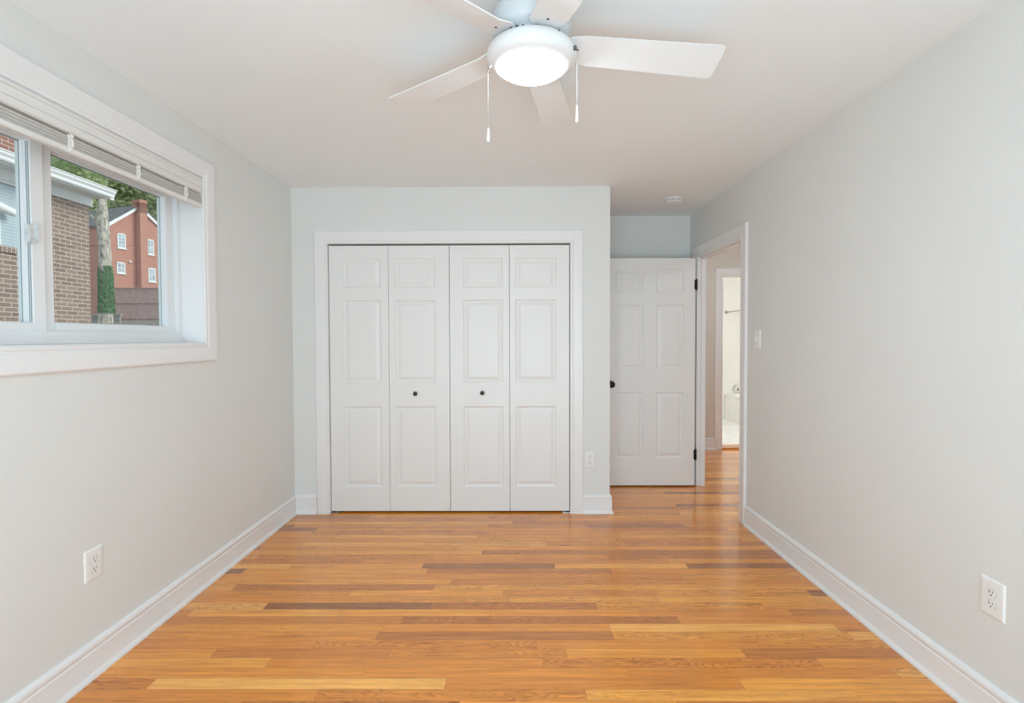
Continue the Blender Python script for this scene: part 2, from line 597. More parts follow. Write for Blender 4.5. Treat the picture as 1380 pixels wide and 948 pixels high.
    def build(self, name, mat, parent=None, smooth=False, angle=35, loc=None):
        me = bpy.data.meshes.new(name)
        vs_ = self.v
        if loc is not None:
            vs_ = [(x - loc[0], y - loc[1], z - loc[2]) for x, y, z in vs_]
        me.from_pydata(vs_, [], self.f)
        bm = bmesh.new()
        bm.from_mesh(me)
        bmesh.ops.recalc_face_normals(bm, faces=bm.faces)
        bm.to_mesh(me)
        bm.free()
        if smooth:
            me.polygons.foreach_set('use_smooth', [True] * len(me.polygons))
            me.set_sharp_from_angle(angle=math.radians(angle))
        me.materials.append(mat)
        o = bpy.data.objects.new(name, me)
        COL.objects.link(o)
        if loc is not None:
            o.location = loc
        if parent is not None:
            o.parent = parent
        return o


def tag(o, label=None, cat=None, group=None, kind=None):
    if label:
        o['label'] = label
    if cat:
        o['category'] = cat
    if group:
        o['group'] = group
    if kind:
        o['kind'] = kind
    return o


def empty(name, loc, label, cat, group=None, kind=None, rot=(0, 0, 0)):
    o = bpy.data.objects.new(name, None)
    o.empty_display_size = 0.05
    COL.objects.link(o)
    o.location = loc
    o.rotation_euler = rot
    return tag(o, label, cat, group, kind)


def S(o, label, cat):
    return tag(o, label, cat, None, 'structure')


# ------------------------------------------------------------------ room shell
S(MB().box(XL - 0.3, XR + WT + 2.4, YR - 0.2, 6.44, -0.12, 0).build('floor', MT['floor']),
  'glossy amber oak strip floor running through bedroom and hall', 'floor')
S(MB().box(XL - 0.2, XR + WT + 3.6, YR - 0.2, 8.8, ZC, ZC + 0.2).build('ceiling', MT['ceiling']),
  'plain white painted ceiling above the room', 'ceiling')

# window opening in the left wall
WY0, WY1, WZ0, WZ1 = 1.16, 2.880, 1.311, 2.198
XW = XL - 0.20
S(MB().box(XW, XL, YR, WY0, 0, ZC).box(XW, XL, WY1, YB + 0.1, 0, ZC)
  .box(XW, XL, WY0, WY1, 0, WZ0).box(XW, XL, WY0, WY1, WZ1, ZC).build('wall_left', MT['wall']),
  'pale grey painted left wall with the wide slider window', 'wall')

# doorway in the right wall
DY0, DY1, DZ = 3.868, 4.786, 2.047
S(MB().box(XR, XR + WT, YR, DY0, 0, ZC).box(XR, XR + WT, DY1, YB + 0.1, 0, ZC)
  .box(XR, XR + WT, DY0, DY1, DZ, ZC).build('wall_right', MT['wall']),
  'pale grey painted right wall with doorway to the hall', 'wall')

# closet wall with its opening
CX0, CX1, CZ = -1.4086, 0.4183, 2.0458
S(MB().box(XL, CX0, YC, YC + 0.11, 0, ZC).box(CX1, XB, YC, YC + 0.11, 0, ZC)
  .box(CX0, CX1, YC, YC + 0.11, CZ, ZC)
  .box(XB - 0.1, XB, YC + 0.11, YB, 0, ZC).build('wall_front', MT['wall']),
  'pale grey wall around the white bifold closet', 'wall')
S(MB().box(XL - 0.2, XR + WT, YB, YB + 0.1, 0, ZC).build('wall_alcove', MT['wall']),
  'set back grey wall behind the open six panel door', 'wall')

# wall behind the camera, with an unseen window added for the fill light
RX0, RX1, RZ0, RZ1 = -1.2, 1.2, 0.15, 2.15
S(MB().box(XL - 0.2, RX0, YR - 0.15, YR, 0, ZC).box(RX1, XR + WT, YR - 0.15, YR, 0, ZC)
  .box(RX0, RX1, YR - 0.15, YR, 0, RZ0).box(RX0, RX1, YR - 0.15, YR, RZ1, ZC).build('wall_back', MT['wall']),
  'grey wall behind the viewpoint with an added window for light', 'wall')
w2 = empty('added_window', (0, YR - 0.08, RZ0), 'white framed window added unseen behind the viewpoint for light', 'window', kind='structure')
mb = MB()
for x0, x1, z0, z1 in ((RX0, RX1, RZ0, RZ0 + 0.05), (RX0, RX1, RZ1 - 0.05, RZ1), (RX0, RX0 + 0.05, RZ0, RZ1),
                       (RX1 - 0.05, RX1, RZ0, RZ1), (-0.03, 0.03, RZ0, RZ1)):
    mb.box(x0, x1, YR - 0.11, YR - 0.05, z0, z1)
o = mb.build('window_frame', MT['vinyl'], w2)
o.location = -Vector(w2.location)
o = MB().box(RX0 + 0.04, RX1 - 0.04, YR - 0.082, YR - 0.078, RZ0 + 0.04, RZ1 - 0.04).build('window_pane', MT['glass'], w2)
o.location = -Vector(w2.location)

# hall and bathroom beyond the doorway
HX0 = XR + WT
HY = 6.32
BX0, BX1, BZ = 2.447, 3.20, 2.052
S(MB().box(HX0, BX0, HY, HY + 0.11, 0, ZC).box(BX1, 5.4, HY, HY + 0.11, 0, ZC)
  .box(BX0, BX1, HY, HY + 0.11, BZ, ZC)
  .box(HX0 - 0.02, HX0, YB + 0.1, HY, 0, ZC).build('wall_hall', MT['hall_wall']),
  'beige hall wall with the bright bathroom doorway', 'wall')
S(MB().box(3.62, 3.72, YR, HY, 0, ZC).box(HX0, 3.72, 2.0, 2.1, 0, ZC).build('wall_corridor', MT['hall_wall']),
  'beige wall on the far side of the hall', 'wall')
S(MB().box(2.0, 5.0, 8.6, 8.7, 0, ZC).build('wall_bathroom_back', MT['bath_wall']), 'bright cream wall at the back of the bathroom', 'wall')
S(MB().box(2.0, 2.1, HY + 0.11, 8.6, 0, ZC).build('wall_bathroom_left', MT['bath_wall']), 'cream left wall of the bathroom', 'wall')
S(MB().box(4.3, 4.4, HY + 0.11, 8.6, 0, ZC).build('wall_bathroom_right', MT['bath_wall']), 'cream right wall of the bathroom', 'wall')
S(MB().box(2.0, 4.4, HY + 0.11, 8.6, -0.05, 0.012).build('floor_bathroom', MT['tile']),
  'pale stone floor of the bathroom', 'floor')

# ------------------------------------------------------------------ trim
BASE = [(0, 0), (0.026, 0), (0.026, 0.006), (0.023, 0.014), (0.016, 0.022), (0.015, 0.026), (0.015, 0.104), (0.0125, 0.108),
        (0.0125, 0.114), (0.0145, 0.118), (0.0145, 0.128), (0.010, 0.136), (0.006, 0.141), (0, 0.142)]


def baseboard(name, path, label):
    # path runs so that the room lies on its left
    S(MB().sweep(path, BASE, lambda a, b, h: (a, b, h)).build(name, MT['trim'], smooth=True, angle=30), label, 'baseboard')


CAL, CAR = CX0 - 0.0985, CX1 + 0.0935
baseboard('baseboard_left', [(XL, YC), (XL, YR)], 'white moulded baseboard along the left wall')
baseboard('baseboard_closet_left', [(CAL, YC), (XL + 0.0125, YC)], 'short white baseboard left of the closet')
baseboard('baseboard_closet_right', [(XB, YB), (XB, YC), (CAR, YC)], 'white baseboard wrapping the closet corner')
baseboard('baseboard_right', [(XR, YR), (XR, 3.752)], 'white moulded baseboard along the right wall')
baseboard('baseboard_alcove', [(XR, 4.882), (XR, YB), (XB + 0.015, YB)], 'white baseboard behind the open door')
baseboard('baseboard_hall', [(2.362, HY), (HX0, HY)], 'white baseboard on the beige hall wall')

CAS = [(0, 0), (0, 0.0105), (0.003, 0.0125), (0.013, 0.0125), (0.016, 0.0095), (0.020, 0.0095), (0.024, 0.0135), (0.030, 0.0155),
       (0.080, 0.0185), (0.090, 0.0185), (0.0955, 0.015), (0.0955, 0)]


def casing(name, path, place, label, closed=False, prof=CAS, kids=None):
    o = MB().sweep(path, prof, place, closed).build(name, MT['trim'], smooth=True, angle=25)
    return S(o, label, 'door casing' if not closed else 'window casing')


# path direction chosen so that the left side of travel is outside the opening
casing('trim_1', [(CX0, 0), (CX0, CZ), (CX1, CZ), (CX1, 0)], lambda a, b, h: (a, YC - h, b),
       'white casing framing the bifold closet doors')
casing('trim_2', [(-DY1, 0), (-DY1, DZ), (-DY0, DZ), (-DY0, 0)], lambda a, b, h: (XR - h, -a, b),
       'white casing around the bedroom doorway in the right wall')
casing('trim_3', [(BX0, 0), (BX0, BZ), (BX1, BZ), (BX1, 0)], lambda a, b, h: (a, HY - h, b),
       'white casing around the bathroom doorway beyond the hall', prof=[(d * 0.92, h) for d, h in CAS])
# window casing, picture framed (outside is left of a clockwise path)
casing('trim_4', [(WY0, WZ0), (WY0, WZ1), (WY1, WZ1), (WY1, WZ0)], lambda a, b, h: (XL + h, a, b),
       'white picture frame casing around the slider window', closed=True)

# jamb linings of the doorways
o = MB()
o.box(XR - 0.004, HX0, DY1 - 0.004, DY1 + 0.01, 0, DZ).box(XR - 0.004, HX0, DY0 - 0.01, DY0 + 0.004, 0, DZ)
o.box(XR - 0.004, HX0, DY0, DY1, DZ - 0.004, DZ + 0.012)
o.box(XR + 0.024, HX0 - 0.004, DY1 - 0.018, DY1 - 0.004, 0, DZ - 0.004)
o.box(XR + 0.024, HX0 - 0.004, DY0 + 0.004, DY0 + 0.010, 0, DZ - 0.004)
o.box(XR + 0.024, HX0 - 0.004, DY0, DY1, DZ - 0.018, DZ - 0.004)
S(o.build('trim_5', MT['trim']), 'white jamb and stop lining the bedroom doorway', 'door jamb')
o = MB()
o.box(BX0 - 0.01, BX0 + 0.006, HY - 0.004, HY + 0.115, 0, BZ).box(BX1 - 0.006, BX1 + 0.01, HY - 0.004, HY + 0.115, 0, BZ)
o.box(BX0, BX1, HY - 0.004, HY + 0.115, BZ - 0.006, BZ + 0.01)
S(o.build('trim_6', MT['trim']), 'white jamb lining the bathroom doorway', 'door jamb')
S(MB().extrude([(HY - 0.01, 0), (HY + 0.005, 0.018), (HY + 0.10, 0.024), (HY + 0.2, 0.024), (HY + 0.2, 0)],
               lambda a, b, h: (h, a, b), BX0, BX1).build('trim_7', MT['floor']),
  'amber wooden threshold under the bathroom doorway', 'threshold')
S(MB().box(CX0 - 0.012, CX0 + 0.001, YC, YC + 0.11, 0, CZ).box(CX1 - 0.001, CX1 + 0.012, YC, YC + 0.11, 0, CZ)
  .box(CX0, CX1, YC, YC + 0.11, CZ - 0.001, CZ + 0.012).build('trim_8', MT['trim']),
  'white jamb lining the closet opening', 'door jamb')


# ------------------------------------------------------------------ panelled doors
def panel_leaf(w, h, t, panels, both=False):
    """moulded door leaf: x 0..w, y -t (front) .. 0, z 0..h; panels = [(x0,x1,z0,z1)]"""
    xs = sorted({0, w, *[p[0] for p in panels], *[p[1] for p in panels]})
    zs = sorted({0, h, *[p[2] for p in panels], *[p[3] for p in panels]})
    mb_ = MB()

    def face(sgn, y0):
        def rect(a0, a1, b0, b1, d):
            y = y0 + sgn * d
            return [(a0, y, b0), (a1, y, b0), (a1, y, b1), (a0, y, b1)]
        for i in range(len(xs) - 1):
            for j in range(len(zs) - 1):
                cx, cz = (xs[i] + xs[i + 1]) / 2, (zs[j] + zs[j + 1]) / 2
                if any(p[0] < cx < p[1] and p[2] < cz < p[3] for p in panels):
                    continue
                mb_.add(rect(xs[i], xs[i + 1], zs[j], zs[j + 1], 0), [(0, 1, 2, 3)])
        for (a0, a1, b0, b1) in panels:
            loops = []
            for ins, d in ((0, 0), (0.003, 0.0045), (0.008, 0.0075), (0.014, 0.0085), (0.019, 0.0085), (0.028, 0.0055), (0.040, 0.002), (0.044, 0.0015)):
                loops.append(rect(a0 + ins, a1 - ins, b0 + ins, b1 - ins, d))
            vs_ = [v for lp in loops for v in lp]
            fs_ = []
            for k in range(len(loops) - 1):
                for e in range(4):
                    e2 = (e + 1) % 4
                    fs_.append((k * 4 + e, k * 4 + e2, k * 4 + 4 + e2, k * 4 + 4 + e))
            b_ = (len(loops) - 1) * 4
            fs_.append((b_, b_ + 1, b_ + 2, b_ + 3))
            mb_.add(vs_, fs_)
    face(1, -t)
    if both:
        face(-1, 0)
    else:
        mb_.add([(0, 0, 0), (w, 0, 0), (w, 0, h), (0, 0, h)], [(0, 3, 2, 1)])
    for (a, b) in (((0, 0), (w, 0)), ((w, 0), (w, h)), ((w, h), (0, h)), ((0, h), (0, 0))):
        mb_.add([(a[0], -t, a[1]), (b[0], -t, b[1]), (b[0], 0, b[1]), (a[0], 0, a[1])], [(0, 1, 2, 3)])
    return mb_


def build_leaf(mb_, name, mat, parent, loc):
    me = bpy.data.meshes.new(name)
    me.from_pydata(mb_.v, [], mb_.f)
    bm = bmesh.new()
    bm.from_mesh(me)
    bmesh.ops.remove_doubles(bm, verts=bm.verts, dist=0.0002)
    bmesh.ops.recalc_face_normals(bm, faces=bm.faces)
    bm.to_mesh(me)
    bm.free()
    me.materials.append(mat)
    o_ = bpy.data.objects.new(name, me)
    COL.objects.link(o_)
    o_.parent = parent
    o_.location = loc
    return o_


LZ0, LZ1 = 0.014, 2.033                      # bottom and top of the bifold leaves
edges = [(CX0 + 0.006, -0.9555), (-0.9525, -0.4955), (-0.4915, -0.0415), (-0.0385, CX1 - 0.006)]
zr = [(0.20, 0.815), (0.998, 1.622), (1.716, 1.936)]
pr = [(-1.297, -1.012), (-0.902, -0.601), (-0.389, -0.089), (0.005, 0.312)]
for pair, (side, lab) in enumerate((('left', 'left white bifold closet door pair with small dark knob'),
                                    ('right', 'right white bifold closet door pair, beside the wall outlet'))):
    e0, e1 = edges[pair * 2], edges[pair * 2 + 1]
    d = empty('door_%d' % (pair + 1), (e0[0], YC + 0.045, 0), lab, 'closet door', kind='structure')
    for k in (0, 1):
        e = edges[pair * 2 + k]
        pp = pr[pair * 2 + k]
        ps = [(pp[0] - e[0], pp[1] - e[0], a - LZ0, b - LZ0) for a, b in zr]
        lf = build_leaf(panel_leaf(e[1] - e[0], LZ1 - LZ0, 0.032, ps), 'door_leaf', MT['door'], d, (e[0] - e0[0], 0, LZ0))
    kx = -0.753 if pair == 0 else -0.247
    kz = 0.914 if pair == 0 else 0.918
    kn = MB().lathe([(0.008, 0.0), (0.012, -0.002), (0.006, -0.006), (0.006, -0.012), (0.014, -0.018), (0.0165, -0.024), (0.0155, -0.030), (0.010, -0.034), (0.002, -0.035)],
                    seg=24, axis='Y').build('knob', MT['bronze'], d, smooth=True)
    kn.location = (kx - e0[0], -0.032, kz)
    tag(kn, 'small dark bronze round knob')
    pv = MB().lathe([(0.004, 0.0), (0.004, 0.016)], seg=10).build('pivot_pin', MT['steel'], d)
    pv.location = ((0.035 if pair == 0 else e1[1] - e0[0] - 0.035), -0.016, 0.004)

for x0, x1, lab in ((CX0 + 0.001, CX0 + 0.058, 'small steel pivot bracket on the floor at closet left end'),
                    (CX1 - 0.058, CX1 - 0.001, 'small steel pivot bracket on the floor at closet right end')):
    o = MB().box(x0, x1, YC + 0.004, YC + 0.040, 0, 0.004, 0.001).box(x0, x0 + 0.004, YC + 0.006, YC + 0.038, 0.003, 0.008)\
        .box(x1 - 0.004, x1, YC + 0.006, YC + 0.038, 0.003, 0.008).build('pivot_bracket', MT['steel'])
    tag(o, lab, 'bracket', 'closet pivot brackets')

# open bedroom door, standing along the alcove wall
YD, DX0, DX1 = 4.748, 0.787, 1.5985
dr = empty('door_3', (DX1 + 0.004, YD + 0.035, 0), 'open white six panel door with black knob and hinges', 'door', kind='structure')
DZ0, DZ1 = 0.013, 2.034
px = [(0.897, 1.140), (1.256, 1.494)]
pz = [(0.258, 0.847), (1.052, 1.620), (1.733, 1.935)]
ps = [(a - DX0, b - DX0, c - DZ0, e - DZ0) for a, b in px for c, e in pz]
build_leaf(panel_leaf(DX1 - DX0, DZ1 - DZ0, 0.035, ps, True), 'door_leaf', MT['door'], dr, (DX0 - DX1 - 0.004, 0, DZ0))
for sg in (-1, 1):
    kp = [(0.030, 0.0), (0.031, 0.003), (0.028, 0.007), (0.012, 0.010), (0.010, 0.028), (0.017, 0.034), (0.027, 0.042), (0.030, 0.052), (0.027, 0.062), (0.016, 0.068), (0.003, 0.070)]
    kn = MB().lathe([(r, sg * h) for r, h in kp], seg=28, axis='Y').build('door_knob', MT['black'], dr, smooth=True)
    kn.location = (0.852 - DX1 - 0.004, -0.035 if sg < 0 else 0, 0.92)
    tag(kn, 'black round door knob')
for hz in (1.799, 0.288):
    hb = MB().lathe([(0.0065, -0.050), (0.0075, -0.046), (0.0075, 0.046), (0.0065, 0.050)], c=(0.006, -0.035 - 0.003, hz), seg=14)\
        .box(-0.012, 0.010, -0.037, -0.030, hz - 0.042, hz + 0.042).build('hinge', MT['black'], dr, smooth=True)
    tag(hb, 'black butt hinge')
o = MB().box(XR + 0.012, XR + 0.020, DY0 + 0.002, DY0 + 0.007, 0.895, 0.955)\
    .box(XR - 0.006, XR + 0.012, DY0 + 0.003, DY0 + 0.008, 0.905, 0.948).build('strike_plate', MT['black'])
tag(o, 'thin dark strike plate on the near jamb of the bedroom doorway', 'strike plate')


# ------------------------------------------------------------------ slider window and blind
win = empty('window_1', (XL - 0.12, WY0, WZ0), 'wide white vinyl slider window over the brick view', 'window', kind='structure')


def wpart(mb_, name, mat, parent=win, smooth=False):
    off = Vector((0, 0, 0))
    q = parent
    while q is not None:
        off += Vector(q.location)
        q = q.parent
    return mb_.build(name, mat, parent, smooth, loc=None) if False else _wp(mb_, name, mat, parent, smooth, off)


def _wp(mb_, name, mat, parent, smooth, off):
    mb_.v = [(x - off.x, y - off.y, z - off.z) for x, y, z in mb_.v]
    return mb_.build(name, mat, parent, smooth)


XF = -1.795
wpart(MB().box(XL + 0.002, XF - 0.09, WY0 - 0.001, WY0 + 0.004, WZ0, WZ1).box(XL + 0.002, XF - 0.09, WY1 - 0.004, WY1 + 0.001, WZ0, WZ1)
      .box(XL + 0.002, XF - 0.09, WY0, WY1, WZ0 - 0.001, WZ0 + 0.004).box(XL + 0.002, XF - 0.09, WY0, WY1, WZ1 - 0.004, WZ1 + 0.001),
      'window_jamb', MT['trim'])
fr = MB()
fr.box(XF, XF - 0.085, WY0 + 0.003, WY1 - 0.003, WZ0 + 0.003, 1.366, 0.003)
fr.box(XF + 0.018, XF - 0.01, WY0 + 0.003, WY1 - 0.003, WZ0 + 0.003, 1.330, 0.003)
fr.box(XF, XF - 0.085, WY0 + 0.003, WY1 - 0.003, 2.110, WZ1 - 0.003, 0.003)
fr.box(XF, XF - 0.085, WY0 + 0.003, WY0 + 0.035, 1.36, 2.12, 0.003)
fr.box(XF, XF - 0.085, 2.852, WY1 - 0.003, 1.36, 2.12, 0.003)
wpart(fr, 'window_frame', MT['vinyl'])


def sash(name_label, xf, xg, y0, y1, z0, z1, sw, rw):
    """sash with its front face at xf, glass at xg; stepped glazing bead"""
    m_ = MB()
    xb = xg - 0.012
    m_.box(xf, xb, y0, y0 + sw, z0, z1, 0.002).box(xf, xb, y1 - sw, y1, z0, z1, 0.002)
    m_.box(xf, xb, y0 + sw, y1 - sw, z0, z0 + rw, 0.002).box(xf, xb, y0 + sw, y1 - sw, z1 - rw, z1, 0.002)
    g0 = xf - 0.024
    m_.box(g0, xb, y0 + sw, y0 + sw + 0.003, z0 + rw, z1 - rw, 0.001).box(g0, xb, y1 - sw - 0.003, y1 - sw, z0 + rw, z1 - rw, 0.001)
    m_.box(g0, xb, y0 + sw, y1 - sw, z0 + rw, z0 + rw + 0.003, 0.001).box(g0, xb, y0 + sw, y1 - sw, z1 - rw - 0.003, z1 - rw, 0.001)
    s_ = wpart(m_, 'sash', MT['vinyl'])
    g_ = wpart(MB().box(xg - 0.002, xg + 0.002, y0 + sw - 0.004, y1 - sw + 0.004, z0 + rw - 0.004, z1 - rw + 0.004), 'window_pane', MT['glass'], s_)
    e = 0.002
    m2 = MB()
    for a in (y0 + sw + 0.003, y1 - sw - 0.003 - e):
        m2.box(xg + 0.002, xg + 0.004, a, a + e, z0 + rw, z1 - rw)
    m2.box(xg + 0.002, xg + 0.004, y0 + sw, y1 - sw, z1 - rw - 0.008, z1 - rw - 0.003)
    wpart(m2, 'gasket', MT['gasket'], s_)
    return s_


sA = sash('', XF - 0.001, -1.837, WY0 + 0.036, 2.044, 1.366, 2.105, 0.055, 0.030)
sB = sash('', -1.818, -1.850, 2.048, 2.852, 1.364, 2.112, 0.058, 0.036)
o = wpart(MB().box(XF - 0.02, XF - 0.008, 2.0455, 2.0478, 1.36, 2.11).box(XF - 0.006, XF - 0.009, 1.9878, 1.9892, 1.40, 2.07).box(XF - 0.013, XF - 0.016, 1.9878, 1.9892, 1.40, 2.07), 'weather_seal', MT['gasket'])
# latch on the meeting stile
o = wpart(MB().box(XF - 0.003, XF + 0.008, 1.962, 2.004, 1.692, 1.762, 0.004).box(XF + 0.004, XF + 0.022, 1.989, 1.999, 1.694, 1.768, 0.004)
          .box(XF + 0.006, XF + 0.016, 1.964, 1.970, 1.696, 1.738, 0.003).box(XF + 0.006, XF + 0.018, 1.972, 1.994, 1.690, 1.706, 0.005),
          'latch', MT['steel'], sA, True)
o.data.materials[0] = pmat('latch_grey_white', (0.66, 0.68, 0.68), 0.3, var=0.1, scale=40)
tag(o, 'pale grey cam latch')

bl = empty('window_blind', (XL - 0.03, 2.0, WZ1), 'white slatted blind pulled up under the top window casing', 'blind')
BY0, BY1 = WY0 + 0.008, WY1 - 0.006
wpart(MB().box(XL - 0.036, XL - 0.004, BY0, BY1, 2.150, WZ1 - 0.006, 0.002).box(XL - 0.010, XL + 0.010, BY0, BY1, 2.176, 2.190, 0.002)
      .box(XL - 0.010, XL + 0.008, BY0, BY1, 2.140, 2.178, 0.003).box(XL - 0.010, XL + 0.010, BY0, BY1, 2.111, 2.142, 0.004), 'head_rail', MT['blind_rail'], bl)
for k in range(9):
    z = 2.058 + k * 0.0046
    dx = random.uniform(-0.002, 0.002)
    c = MB().extrude([(-0.0125, 0.0028), (-0.006, 0.0038), (0, 0.0042), (0.006, 0.0038), (0.0125, 0.0028), (0.0125, 0), (0.006, 0.0008), (0, 0.0011), (-0.006, 0.0008), (-0.0125, 0)],
                     lambda a, b, h, z=z, dx=dx: (XL - 0.006 + dx + a, h, z + b), BY0 + 0.002, BY1 - 0.002)
    wpart(c, 'slat', MT['blind'], bl)
wpart(MB().box(XL - 0.020, XL + 0.008, BY0 + 0.002, BY1 - 0.002, 2.036, 2.057, 0.003), 'bottom_rail', MT['blind_rail'], bl)
for y in (1.30, 1.66, 2.024, 2.386, 2.730):
    c = MB().box(XL + 0.006, XL + 0.010, y - 0.013, y + 0.013, 2.056, 2.104, 0.001)
    c.tube([(XL + 0.011, y - 0.009, 2.112), (XL + 0.013, y + 0.006, 2.10), (XL + 0.013, y - 0.006, 2.088), (XL + 0.013, y + 0.007, 2.074), (XL + 0.011, y, 2.056)], 0.0035, 6)
    c.box(XL + 0.004, XL + 0.012, y - 0.007, y + 0.007, 2.040, 2.058, 0.002)
    o = wpart(c, 'cord_clip', MT['clear'], bl)


# ------------------------------------------------------------------ outlets, switch, smoke detector
def outlet(label, loc, rotz, w, h):
    """plate faces local -y, x along the wall, origin at the plate's centre"""
    r = empty('wall_outlet', loc, label, 'outlet', 'duplex wall outlets', rot=(0, 0, rotz))
    pl = MB()
    # bevelled plate
    a, b = w / 2, h / 2
    lp = [(a, b, 0), (a, b, -0.002), (a - 0.004, b - 0.004, -0.0055), (a - 0.012, b - 0.012, -0.0065)]
    vs_, fs_ = [], []
    for (p_, q_, y_) in lp:
        vs_ += [(-p_, y_, -q_), (p_, y_, -q_), (p_, y_, q_), (-p_, y_, q_)]
    for k in range(len(lp) - 1):
        for e in range(4):
            fs_.append((k * 4 + e, k * 4 + (e + 1) % 4, k * 4 + 4 + (e + 1) % 4, k * 4 + 4 + e))
    n_ = len(vs_)
    fs_ += [(n_ - 4, n_ - 3, n_ - 2, n_ - 1), (3, 2, 1, 0)]
    pl.add(vs_, fs_)
    pl.build('cover_plate', MT['plate'], r)
    for s in (-1, 1):
        poly = []
        for k in range(32):
            t = 2 * PI * k / 32
            x_ = 0.0172 * math.cos(t)
            z_ = max(-0.0135, min(0.0135, 0.0172 * math.sin(t)))
            poly.append((x_, z_ + s * 0.0195))
        big = [(x_ * 1.09, (z_ - s * 0.0195) * 1.09 + s * 0.0195) for x_, z_ in poly]
        rc = MB().extrude(poly, lambda p_, q_, h_: (p_, h_, q_), -0.0090, -0.006).build('receptacle', MT['plate'], r)
        MB().extrude(big, lambda p_, q_, h_: (p_, h_, q_), -0.0070, -0.006).build('receptacle_rim', MT['seamline'], rc)
        sl = MB()
        z0 = s * 0.0195
        sl.box(-0.0078, -0.0054, -0.0094, -0.0085, z0 - 0.001, z0 + 0.0085)
        sl.box(0.0054, 0.0074, -0.0094, -0.0085, z0 + 0.000, z0 + 0.0075)
        sl.lathe([(0.0026, -0.0094), (0.0026, -0.0085)], c=(0, 0, z0 - 0.0075), seg=12, axis='Y')
        sl.build('slots', MT['slot'], rc)
    MB().lathe([(0.003, -0.0085), (0.0032, -0.006)], seg=12, axis='Y').build('screw', MT['plate'], r)
    return r


outlet('white duplex outlet low on the left wall under the window', (XL, 2.091, 0.442), PI / 2, 0.089, 0.126)
outlet('white duplex outlet low on the right wall', (XR, 1.817, 0.437), -PI / 2, 0.092, 0.130)
outlet('white duplex outlet between closet casing and wall corner', (0.566, YC, 0.408), 0, 0.076, 0.122)

sw = empty('light_switch', (XR, 3.607, 1.320), 'white toggle light switch on right wall beside the doorway', 'switch', rot=(0, 0, -PI / 2))
o = MB()
a, b = 0.040, 0.063
lp = [(a, b, 0), (a, b, -0.002), (a - 0.004, b - 0.004, -0.0055), (a - 0.012, b - 0.012, -0.0065)]
vs_, fs_ = [], []
for (p_, q_, y_) in lp:
    vs_ += [(-p_, y_, -q_), (p_, y_, -q_), (p_, y_, q_), (-p_, y_, q_)]
for k in range(3):
    for e in range(4):
        fs_.append((k * 4 + e, k * 4 + (e + 1) % 4, k * 4 + 4 + (e + 1) % 4, k * 4 + 4 + e))
fs_ += [(12, 13, 14, 15), (3, 2, 1, 0)]
o.add(vs_, fs_).build('cover_plate', MT['plate'], sw)
MB().box(-0.005, 0.005, -0.019, -0.006, -0.012, 0.004, 0.002).build('toggle', MT['plate'], sw)
for z in (-0.030, 0.030):
    MB().lathe([(0.003, -0.0080), (0.0032, -0.006)], c=(0, 0, z), seg=12, axis='Y').build('screw', MT['seamline'], sw)

sd = empty('smoke_detector', (1.300, 4.395, ZC), 'round white smoke detector on the ceiling by the alcove', 'smoke detector')
MB().lathe([(0.071, 0.0), (0.072, -0.010), (0.069, -0.016)], seg=48).build('mounting_base', MT['fan'], sd, True)
MB().lathe([(0.060, -0.016), (0.060, -0.021)], seg=48).build('vent_gap', MT['slot'], sd, True)
o = MB().lathe([(0.067, -0.021), (0.067, -0.028), (0.061, -0.036), (0.045, -0.041), (0.02, -0.042)], seg=48)
for k in range(10):
    t = 2 * PI * (k + 0.5) / 10
    o.tube([(0.066 * math.cos(t), 0.066 * math.sin(t), -0.015), (0.066 * math.cos(t), 0.066 * math.sin(t), -0.022)], 0.006, 6)
o.build('cover', MT['fan'], sd, True)
MB().lathe([(0.009, -0.041), (0.009, -0.0445), (0.007, -0.0455)], c=(0.028, 0, 0), seg=16).build('test_button', MT['plate'], sd, True)

# ------------------------------------------------------------------ ceiling fan
FX, FY, FZ = 0.058, 1.80, 2.300
fan = empty('ceiling_fan', (FX, FY, ZC), 'white five blade ceiling fan with lit dome lamp and pull chains', 'ceiling fan')
zz = -ZC
MB().lathe([(0.088, 0.0), (0.094, -0.004), (0.096, -0.03), (0.108, -0.045), (0.126, -0.062), (0.131, -0.085), (0.131, -0.118), (0.122, -0.133), (0.104, -0.142)],
           seg=64).build('motor_housing', MT['motor'], fan, True)
MB().lathe([(0.070, -0.140), (0.096, -0.142), (0.098, -0.152), (0.098, -0.162), (0.060, -0.164)], seg=48).build('flywheel', MT['motor'], fan, True)
z = zz
lk = MB().lathe([(0.062, 2.312 + z), (0.104, 2.304 + z), (0.128, 2.300 + z), (0.139, 2.292 + z), (0.1465, 2.279 + z), (0.1485, 2.266 + z), (0.146, 2.254 + z), (0.139, 2.244 + z),
                 (0.126, 2.236 + z), (0.1165, 2.233 + z), (0.113, 2.235 + z), (0.113, 2.243 + z), (0.060, 2.243 + z)], seg=80)
lk = lk.build('light_kit', MT['fan'], fan, True)
o = MB()
for t, r_, zz_, s_ in ((-1.95, 0.1305, 2.2985, 0.006), (-2.10, 0.132, 2.298, 0.0032), (-1.80, 0.132, 2.298, 0.0032), (-0.95, 0.140, 2.289, 0.0035),
                       (-1.45, 0.118, 2.302, 0.0045), (3.05, 0.147, 2.276, 0.0035)):
    MB().lathe([(s_, -0.002), (s_, 0.0022), (s_ * 0.6, 0.003)], c=(r_ * math.cos(t), r_ * math.sin(t), zz_ + z), seg=12).build('screw', MT['screw'], lk)
MB().lathe([(0.008, 0.006), (0.008, -0.012), (0.005, -0.016)], c=(0.0, -0.1175, 2.2375 + z), seg=16).build('shade_clip', MT['fan'], lk, True)
dome = []
for k in range(9):
    a = k / 8 * PI / 2
    dome.append((0.1115 * math.cos(a) if k < 8 else 0.001, 2.236 - 0.036 * math.sin(a) + z))
